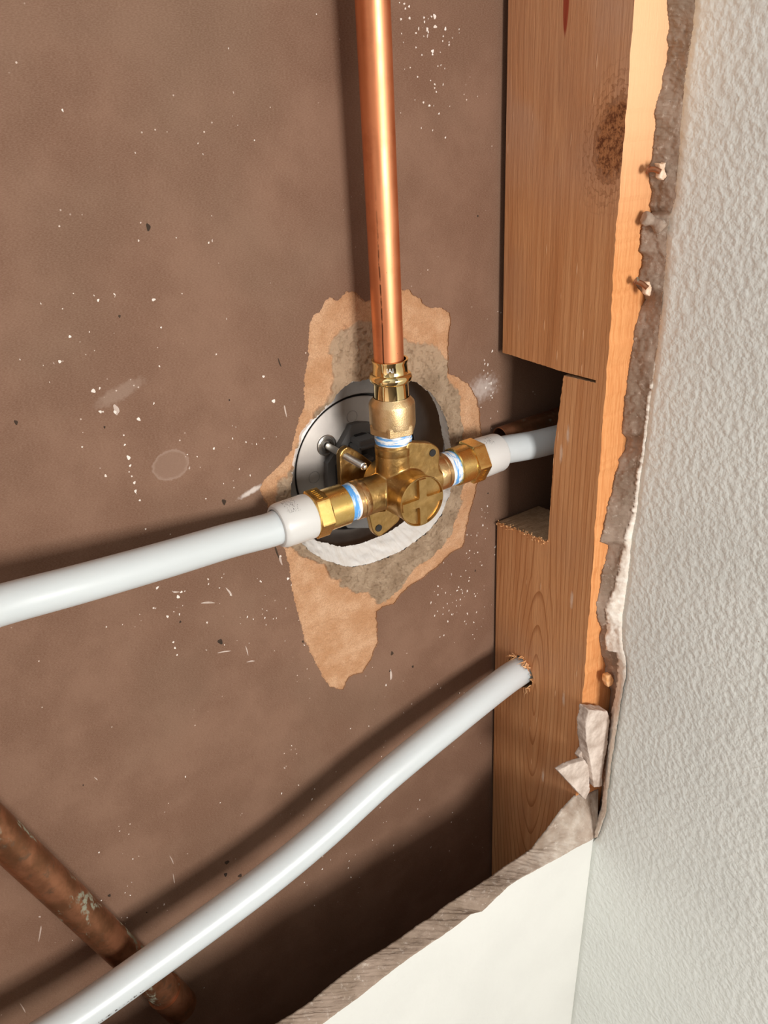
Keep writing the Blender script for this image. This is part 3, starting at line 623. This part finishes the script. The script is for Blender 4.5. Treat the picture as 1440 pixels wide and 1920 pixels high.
hub = xz(hub_px, PY); prism('bracket_hub', [tuple(p) for p in hub], [], lambda a, b, t: (a, t, b), PY - .0045, PY, [M_black], plate)
hub2 = (hub - hub.mean(0)) * .80 + hub.mean(0); prism('hub_step', [tuple(p) for p in hub2], [], lambda a, b, t: (a, t, b), PY - .0065, PY - .0044, [M_flatblack], plate)
# black clip beside the valve neck
bm = bmesh.new(); p = atY(676, 836, .006)
add_box(bm, (p[0] + .004, .009, p[2] - .001), (.013, .011, .0015)); add_box(bm, (p[0] - .0018, .009, p[2] - .006), (.0018, .011, .0115)); add_box(bm, (p[0] + .005, .0105, p[2] + .0025 - .0025), (.012, .011, .006)); add_box(bm, (p[0] + .0035, .012, p[2] - .011), (.012, .010, .002))
bmesh.ops.bevel(bm, geom=bm.edges[:], offset=.0004, segments=2, affect='EDGES')
keep(from_bm('retaining_clip', bm, M_black, plate, angle=30))

# screw
SC = (atY(612, 835, PY)[0], PY, atY(612, 835, PY)[2])
screw = empty('mounting_screw', (SC[0], PY, SC[2]), 'long silver machine screw passing through the valve ear to the plate', 'screw')
lathe('washer', SC, (0, -1, 0), [(.0006, .0026), (.0014, .0028), (.0016, .0044), (.0010, .0047), (.0004, .0048), (.0004, .0058), (.0011, .0060), (.0009, .0064), (0, .0066)], M_steel, screw, 48, cap=False)
prof = [(.0, .0021), (.022, .0021)]
Lth = .0425; t = .022
while t < Lth - .002: prof += [(t + .00014, .0021), (t + .00042, .00172), (t + .00070, .0021)]; t += .00078
prof += [(Lth - .0018, .0019), (Lth - .0014, .0014), (Lth - .0004, .0014), (Lth, .0011)]
lathe('shank', SC, (0, -1, 0), prof, M_steel, screw, 28, angle=60)

# ------------------------------------------------------------------ valve
VC = Vector((.2507, -.022, -.2100))
valve = empty('shower_valve', VC, 'cast brass shower valve body with a crossed round cap', 'valve')
bm = bmesh.new()
add_lathe(bm, VC, (-1, 0, 0), [(0, .0105), (.012, .0106), (.024, .0108)], 48)
add_lathe(bm, VC, (1, 0, 0), [(0, .0108), (.012, .0108), (.030, .0106)], 48)
add_lathe(bm, VC, (0, 0, 1), [(-.004, .0110), (.012, .0108), (.0245, .0106)], 48)
add_lathe(bm, VC + Vector((.001, .014, -.0005)), (0, -1, 0), [(0, .0150), (.020, .0145), (.030, .0142), (.0372, .0140)], 56)
def ear(pts, y0, y1):
    ps = [(a, b) for a, b in pts]; vs = [[bm.verts.new((a, y, b)) for a, b in ps] for y in (y0, y1)]
    n_ = len(ps); bm.faces.new(vs[0]); bm.faces.new(vs[1][::-1])
    for i in range(n_): bm.faces.new((vs[0][i], vs[1][i], vs[1][(i + 1) % n_], vs[0][(i + 1) % n_]))
def rounded(px, Y, r=.003):
    P = xz(px, Y); out_ = []; n_ = len(P)
    for i in range(n_):
        a, b, c = P[i - 1], P[i], P[(i + 1) % n_]; d1 = (a - b); d2 = (c - b); l = min(r, .45 * np.linalg.norm(d1), .45 * np.linalg.norm(d2))
        p1 = b + d1 / np.linalg.norm(d1) * l; p2 = b + d2 / np.linalg.norm(d2) * l
        for t_ in np.linspace(0, 1, 6): out_.append(tuple((1 - t_) ** 2 * p1 + 2 * t_ * (1 - t_) * b + t_ * t_ * p2))
    return out_
YE = -.0200
YR = -.0322
ear(rounded([(764, 829), (812, 831), (826, 843), (823, 880), (838, 900), (800, 925), (752, 890)], YR), YR, YR + .0055)
ear(rounded([(686, 962), (745, 955), (752, 975), (722, 1000), (711, 1008), (700, 1000), (692, 968)], YE), YE, YE + .0042)
YU = -.001
ear(rounded([(637, 850), (652, 836), (676, 850), (712, 878), (720, 925), (650, 925), (640, 918)], YU, .004), YU, YU + .0045)
body = from_bm('body', bm, M_cast, valve, smooth=True); keep(body); mod_rough(body, .00045, .00025, .004, 5)
for (u, v, YE) in [(811, 849, YR), (710, 990, YE)]:
    p = atY(u, v, YE); lathe('ear_hole', (p[0], YE - .00035, p[2]), (0, 1, 0), [(0, .0022), (.0001, .0021), (.0001, 0)], M_flatblack, valve, 28, cap=False)  # flat black disc paints the shade inside each ear hole
# cap face with a raised cross and sunk quarters
CY = -.0452; CC = VC + Vector((.0007, 0, -.0004)); CC.y = CY
bm = bmesh.new()
add_lathe(bm, CC, (0, -1, 0), [(-.003, .0141), (.0002, .0147), (.0014, .0149), (.0019, .0146), (.0019, .0143), (.0005, .0138), (.0004, 0.0)], 72, cap=False)
R_ = .0141; hw = .0025
def barpts():
    pts = []; 
    for q in range(4):
        a0 = q * math.pi / 2; al = math.asin(hw / R_)
        for t_ in np.linspace(-al, al, 5): pts.append((R_ * math.cos(a0 + t_), R_ * math.sin(a0 + t_)))
        ci = a0 + math.pi / 4; # inner corner, filleted
        u1 = np.array([math.cos(a0), math.sin(a0)]); u2 = np.array([-math.sin(a0), math.cos(a0)]); f_ = .0014
        for t_ in np.linspace(0, 1, 6):
            p1 = u1 * (hw + f_) + u2 * hw; p2 = u1 * hw + u2 * (hw + f_); b_ = u1 * hw + u2 * hw; pp = (1 - t_) ** 2 * p1 + 2 * t_ * (1 - t_) * b_ + t_ * t_ * p2; pts.append(tuple(pp))
    return pts
bp = barpts(); lo = [bm.verts.new(CC + Vector((a * 1.0 * 1.03, -.0002, b * 1.03))) for a, b in bp]
mid = [bm.verts.new(CC + Vector((a * .995, -.0022, b * .995))) for a, b in bp]; hi = [bm.verts.new(CC + Vector((a * .965, -.0027, b * .965))) for a, b in bp]; n_ = len(bp)
for X_, Y_ in ((lo, mid), (mid, hi)):
    for i in range(n_): bm.faces.new((X_[i], X_[(i + 1) % n_], Y_[(i + 1) % n_], Y_[i]))
bm.faces.new(hi)
cap_ = from_bm('crossed_cap', bm, M_cast, valve, angle=40); keep(cap_); cap_['label'] = 'round brass cap with a raised cross'

def helix_band(name, origin, axis, t0, t1, r0, mat, parent, seed, amp=.0005, n=72, m=10):
    a, u, v = axes(axis); o = Vector(origin); V = []; F = []
    for i in range(m + 1):
        for j in range(n):
            th = 2 * math.pi * j / n; s_ = i / m; e_ = math.sin(math.pi * s_)
            nn = fbm(np.array([math.cos(th) * 3 + 5]), np.array([math.sin(th) * 3 + s_ * 4 + 5]), seed)[0]; tw = .0006 * fbm(np.array([math.cos(th) * 2 + 9]), np.array([math.sin(th) * 2 + 3.]), seed + 3)[0]
            r = r0 + (.0003 + amp * nn) * e_; V.append(o + a * (t0 + (t1 - t0) * s_ + tw) + (u * math.cos(th) + v * math.sin(th)) * r)
    for i in range(m):
        for j in range(n): F.append((i * n + j, i * n + (j + 1) % n, (i + 1) * n + (j + 1) % n, (i + 1) * n + j))
    o_ = from_data(name, V, F, mat, parent, smooth=True); return keep(o_)
# neck rings of the body (machined)
lathe('left_collar', VC, (-1, 0, 0), [(.022, .0104), (.0238, .0112), (.0262, .0112), (.0268, .0106), (.0272, .0112), (.0292, .0112), (.0298, .0100), (.033, .0100)], M_thread, valve, 64)
lathe('right_collar', VC, (1, 0, 0), [(.026, .0104), (.0285, .0110), (.0320, .0110), (.0325, .0105), (.0330, .0109), (.0352, .0109), (.0358, .0100), (.039, .0100)], M_thread, valve, 64)
lathe('top_collar', VC, (0, 0, 1), [(.021, .0103), (.0222, .0108), (.0262, .0108), (.0268, .0102), (.030, .0100)], M_cast, valve, 64)

# ------------------------------------------------------------------ threaded pipe adapters, left and right
def adapter(side, label, t_tape, t_cyl, t_hex0, t_hex1, r_cyl, r_hex, hexrot):
    ax = (side, 0, 0); e0 = empty('pipe_adapter', VC + Vector((side * t_hex0, 0, 0)), label, 'pipe fitting', 'brass adapters screwed into the valve')
    helix_band('thread_sealant', VC, ax, t_tape[0], t_tape[1], .0103, M_blue if side < 0 else M_tapeR, e0, 500 + int(side), .0006)
    helix_band('sealant_rim', VC, ax, t_tape[0] - .0009, t_tape[0] + .0012, .0104, M_white, e0, 520 + int(side), .0007, m=5)
    lathe('barrel', VC, ax, [(t_cyl - .0002, .009), (t_cyl, r_cyl - .0006), (t_cyl + .0006, r_cyl), (t_hex0, r_cyl), (t_hex0, .009)], M_brassY, e0, 72, cap=False)
    n0 = 96
    hx = lathe('hex_flange', VC, ax, [(t_hex0 - .0001, .010), (t_hex0, r_hex * .90), (t_hex0 + .0007, r_hex), (t_hex1 - .0007, r_hex), (t_hex1, r_hex * .92), (t_hex1, .008)], M_brassY, e0, n0, 25, cap=False, hexa={1: hexrot, 2: hexrot, 3: hexrot, 4: hexrot})
    # raised casting letters on a flat of the hex
    bm = bmesh.new(); a, u, v = axes(ax); fa = math.radians(LET[side]); nrm = u * math.cos(fa) + v * math.sin(fa); tan = -u * math.sin(fa) + v * math.cos(fa)
    if tan.z > 0 and side > 0: pass
    for i_ in range(6):
        s0 = (-.0042 + i_ * .0017); c = VC + a * ((t_hex0 + t_hex1) / 2) + nrm * (r_hex * .866 + .0001) + tan * s0
        for (da, dt, la, lt) in ([(0, 0, .0024, .0004), (0, .0006, .0024, .0004), (0, .0003, .0004, .0008)], [(0, 0, .0024, .0004)], [(0, .0, .0024, .0004), (.001, .0004, .0004, .0009), (-.001, .0004, .0004, .0009)])[i_ % 3]:
            mt = Matrix((a, tan, nrm)).transposed().to_4x4(); add_box(bm, c + a * da + tan * dt, (la, lt, .0004), mt)
    keep(from_bm('raised_lettering', bm, M_brassY, e0))
    return e0
LET = {-1: 30.0, 1: -60.0}
LET[-1] = -7.0; LET[1] = 120.0
adapter(-1, 'brass hex adapter with blue sealant on the left side of the valve', (.0300, .0356), .0352, .0482, .0572, .0117, .0139, 37)
adapter(1, 'brass hex adapter with whitish sealant on the right side of the valve', (.0362, .0425), .0420, .0525, .0622, .0117, .0139, 30)

# ------------------------------------------------------------------ press adapter on top
pa = empty('press_adapter', VC + Vector((0, 0, .03)), 'bronze press fitting joining the upright copper pipe to the valve top', 'pipe fitting')
helix_band('thread_sealant', VC, (0, 0, 1), .0285, .0345, .0102, M_tape, pa, 540, .0006)
lathe('hex_base', VC, (0, 0, 1), [(.0340, .009), (.0343, .0122), (.0352, .0136), (.0400, .0138), (.0412, .0128), (.0420, .0126)], M_castrough, pa, 96, 25, cap=False, hexa={1: 12, 2: 12, 3: 12, 4: 12})
lathe('bronze_shoulder', VC, (0, 0, 1), [(.0385, .0127), (.0400, .0129), (.0508, .0128), (.0520, .0125), (.0545, .0104), (.0552, .0101)], M_castrough, pa, 72, 40, cap=False)
bead = [(.0548, .0098), (.0556, .0097), (.0628, .0097), (.0634, .0099)]
for t_ in np.linspace(0, math.pi, 12): bead.append((.0660 - .0026 * math.cos(t_), .0098 + .0020 * math.sin(t_)))
bead += [(.0690, .0096), (.0742, .0096), (.0752, .0100), (.0760, .0100), (.0762, .0096), (.0760, .0088), (.0700, .0086)]
lathe('press_sleeve', VC, (0, 0, 1), bead, M_brassS, pa, 96, 50, cap=False)
def text_on(name, body_, size, loc, rot, mat, parent, ext=.00015):
    cu = bpy.data.curves.new(name, 'FONT'); cu.body = body_; cu.size = size; cu.extrude = ext; cu.align_x = 'CENTER'; cu.align_y = 'CENTER'
    o = bpy.data.objects.new(name, cu); COL.objects.link(o); dg = bpy.context.evaluated_depsgraph_get(); me = bpy.data.meshes.new_from_object(o.evaluated_get(dg)); bpy.data.objects.remove(o)
    o = bpy.data.objects.new(name, me); me.materials.clear(); me.materials.append(mat); COL.objects.link(o); o.parent = parent
    o.matrix_world = Matrix.Translation(loc) @ rot.to_matrix().to_4x4(); 
    o.matrix_parent_inverse = Matrix.Translation(parent.location).inverted(); o.matrix_basis = Matrix.Translation(loc) @ rot.to_matrix().to_4x4()
    return o
from mathutils import Euler
phi = math.radians(-35)
text_on('stamped_letters', 'IAI', .0034, VC + Vector((math.sin(phi) * .0097, -math.cos(phi) * .0097, .0722)), Euler((math.radians(90), 0, phi)), M_white, pa, .00012)

# ------------------------------------------------------------------ pipes
cp = empty('copper_riser_pipe', VC + Vector((0, 0, .07)), 'shiny upright copper pipe rising from the valve out of frame', 'pipe')
lathe('pipe_wall', VC + Vector((-.0006, 0, 0)), (0, 0, 1), [(.066, .0081), (.30, .0081), (.75, .0081)], M_copper, cp, 72, cap=False)

def pxw(u, v, Y): return atY(u, v, Y)
# left supply pipe
ringL = VC + Vector((-.0790, 0, 0))
lp = [VC + Vector((-.060, 0, 0)), VC + Vector((-.074, 0, 0)), VC + Vector((-.083, -.0004, -.0003)), pxw(428, 1014, -.0235), pxw(311, 1049, -.0285), pxw(156, 1093, -.034), pxw(0, 1135, -.038), pxw(-160, 1185, -.048), pxw(-420, 1280, -.056)]
left_pipe = empty('plastic_pipe', VC + Vector((-.09, 0, 0)), 'thick milky white plastic pipe leaving the valve to the left', 'pipe', 'milky white plastic water pipes')
def flare(t): return .0091 + .0009 * math.exp(-(t / .16) ** 2)
tube('tube', catmull(lp, 14), flare, M_pex, left_pipe, 56)
lathe('expansion_ring', VC, (-1, 0, 0), [(.0570, .0088), (.0571, .0117), (.0578, .0124), (.0600, .0127), (.0745, .0124), (.0765, .0120), (.0776, .0112), (.0779, .0096)], M_ring, left_pipe, 72, 30, cap=False)
def dots(name, parent, ax, rad_, t_range, th0, th1, N, r, seed, rows_=None):
    rs = random.Random(seed); a, u, v = axes(ax); bm = bmesh.new(); G = 0
    for i_ in range(N):
        t_ = rs.uniform(*t_range); th = rs.uniform(th0, th1)
        if (int(t_ * 2600) + int(th * 22)) % 3 == 0: continue
        nrm = u * math.cos(th) + v * math.sin(th); c = VC + a * t_ + nrm * (rad_ + .00006); tn = -u * math.sin(th) + v * math.cos(th)
        vs = [bm.verts.new(c + (a * math.cos(q) + tn * math.sin(q)) * r * rs.uniform(.7, 1.3)) for q in np.linspace(0, 2 * math.pi, 6, endpoint=False)]; bm.faces.new(vs)
    keep(from_bm(name, bm, M_ink, parent, kind='stuff'))
dots('printed_dots', left_pipe, (-1, 0, 0), .0125, (.0635, .0735), -1.0 + .3, .25, 230, .00017, 4)
# right supply pipe
rp = [VC + Vector((.064, 0, 0)), VC + Vector((.078, 0, 0)), VC + Vector((.084, -.0003, .0001)), pxw(1000, 834, -.0245), pxw(1045, 823, -.027), pxw(1120, 806, -.031), pxw(1250, 776, -.034)]
right_pipe = empty('plastic_pipe', VC + Vector((.09, 0, 0)), 'short milky white plastic pipe entering the stud notch from the valve', 'pipe', 'milky white plastic water pipes')
tube('tube', catmull(rp, 12), .0089, M_pex, right_pipe, 48)
lathe('expansion_ring', VC, (1, 0, 0), [(.0618, .0088), (.0619, .0117), (.0626, .0123), (.0650, .0125), (.0768, .0121), (.0780, .0118), (.0788, .0110), (.0788, .0092)], M_ring, right_pipe, 72, 30, cap=False)
dots('printed_dots', right_pipe, (1, 0, 0), .0124, (.0640, .0700), -.05, .6, 110, .00016, 14)
# lower pipe
LR = .0101
lw = [pxw(1100, 1175, -.027), pxw(1035, 1218, -.0275), pxw(976, 1257, -.029), pxw(940, 1282, -.0305), pxw(860, 1345, -.034), pxw(725, 1455, -.038), pxw(602, 1566, -.040), pxw(480, 1665, -.041), pxw(290, 1803, -.044), pxw(125, 1918, -.047), pxw(-60, 2030, -.05), pxw(-400, 2220, -.052)]
lower_pipe = empty('plastic_pipe', tuple(lw[3]), 'long milky white plastic pipe slanting down from the drilled stud hole', 'pipe', 'milky white plastic water pipes')
tube('tube', catmull(lw, 12), LR, M_pex, lower_pipe, 56)
# print along the underside of the lower pipe
rs = random.Random(5); bm = bmesh.new(); cl = catmull(lw, 12)
for i in range(98, 124):
    for kk in range(3):
        f_ = rs.random(); p = Vector(cl[i]) * (1 - f_) + Vector(cl[i + 1]) * f_; t_ = (Vector(cl[i + 1]) - Vector(cl[i])).normalized(); vw = (Vector(CAM) - p).normalized(); nrm = (vw - t_ * vw.dot(t_)).normalized(); sd_ = t_.cross(nrm)
        if sd_.z > 0: sd_ = -sd_
        if (i // 3) % 4 == 3: continue
        th = 1.12; nn = nrm * math.cos(th) + sd_ * math.sin(th); mt = Matrix((t_, nn.cross(t_), nn)).transposed().to_4x4(); add_box(bm, p + nn * (LR + .00003), (rs.choice((.0003, .0011)), rs.choice((.0003, .0012)), .00006), mt)
keep(from_bm('printed_marks', bm, M_ink, lower_pipe, kind='stuff'))
# old copper pipe low on the left
o0 = pxw(-140, 1430, -.026); o1 = pxw(334, 1882, -.0125); o0 = o1 + (o0 - o1) * ((-.030 - o1[0]) / (o0[0] - o1[0]))
old = empty('old_copper_pipe', tuple(o1), 'tarnished old copper pipe slanting behind the lower plastic pipe', 'pipe')
tube('pipe_wall', catmull([o0, (o0 + o1) / 2, o1], 20), .0098, M_old, old, 48)
tube('coupling', catmull([o0 + (o1 - o0) * .935, o0 + (o1 - o0) * .97, o1 + (o1 - o0) * .01], 8), .0112, M_old, old, 48)
# old stub in the notch
s0 = pxw(938, 822, -.010); s1 = pxw(1130, 757, -.010)
stub = empty('old_pipe_stub', tuple(s0), 'open-ended dark copper pipe stub lying behind the right plastic pipe', 'pipe')
a_ = Vector(s1 - s0).normalized()
lathe('pipe_wall', tuple(s0), tuple(a_), [(.03, .0066), (.0, .0066), (-.0002, .0070), (0, .0074), (.09, .0078)], M_old, stub, 40, cap=False)

# ------------------------------------------------------------------ broken plaster pieces at the corner
def chunk(name, px, Y0, Y1, mat, label, cat, strength=.0012):
    P = [tuple(p) for p in dense(xz(px, Y0), .002, .0004, 300, 31)]
    c = xz(px, Y0).mean(0); o = prism(name, P, [], lambda a, b, t: (a - c[0], t - Y0, b - c[1]), Y0, Y1, [mat]); o.location = (c[0], Y0, c[1])
    mod_rough(o, .0005, strength, .006, 2); o['label'] = label; o['category'] = cat; return o
chunk('plaster_chunk', [(1104,1331),(1139,1334),(1143,1352),(1139,1400),(1131,1440),(1129,1474),(1114,1477),(1108,1435),(1099,1388),(1098,1358)], -.1005, -.0925, M_gypdirty, 'long pale plaster chunk wedged upright in the corner beside the stud', 'plaster chunk')
chunk('plaster_chunk', [(1047,1446),(1068,1434),(1097,1425),(1105,1440),(1106,1482),(1098,1500),(1080,1482)], -.0975, -.0935, M_gypdirty, 'triangular plaster flake tilted against the foot of the stud', 'plaster chunk', .0005)
chunk('plaster_chunk', [(1085,1418),(1094,1405),(1103,1412),(1105,1430),(1092,1428)], -.0935, -.0895, M_gypdirty, 'small brown plaster crumb above the triangular flake', 'plaster chunk', .0006)
chunk('plaster_lump', [(1138,1268),(1147,1265),(1151,1275),(1148,1285),(1141,1289),(1137,1280)], -.0985, -.0945, M_splinter, 'orange crumb of wood stuck in the broken board edge', 'debris', .001)
for (pts, lab) in [([(1236,306),(1242,308),(1250,304),(1247,318),(1251,330),(1244,338),(1237,334),(1239,320)], 'pale torn wood plug on the broken edge beside the knot'), ([(1212,530),(1219,528),(1223,540),(1219,556),(1212,552)], 'small pale plug on the broken edge below the knot')]:
    chunk('wood_plug', pts, -.0985, -.0955, M_plug, lab, 'debris', .0008)
def nail(p, q, label):
    p = np.array(p); q = np.array(q); e0 = empty('bent_nail', tuple(p), label, 'nail'); tube('shank', catmull([p, (p + q) / 2 + np.array([0, 0, .0006]), q], 5), .0013, M_old, e0, 12)
    d = (q - p) / np.linalg.norm(q - p); lathe('head', tuple(p), tuple(d), [(-.0008, .0012), (-.0006, .0022), (.0002, .0022), (.0006, .0012)], M_old, e0, 16)
nail(pxw(1216, 318, -.0935), pxw(1238, 322, -.099), 'rusty nail crossing the gap beside the stud knot')
nail(pxw(1192, 527, -.0935), pxw(1214, 540, -.099), 'rusty nail crossing the gap below the stud knot')
rope = pxw(1206, 408, -.0925), pxw(1222, 414, -.0945), pxw(1244, 430, -.100)
lump = tube('plaster_lump', catmull(rope, 8), lambda t: .0030 + .0008 * math.sin(t * 9), M_cut, None, 20); lump['label'] = 'grey plaster ridge bridging the gap between stud and wall'; lump['category'] = 'debris'
vc = lump.data.color_attributes.new('mask', 'FLOAT_COLOR', 'POINT'); mod_rough(lump, .0006, .0018, .004, 1)
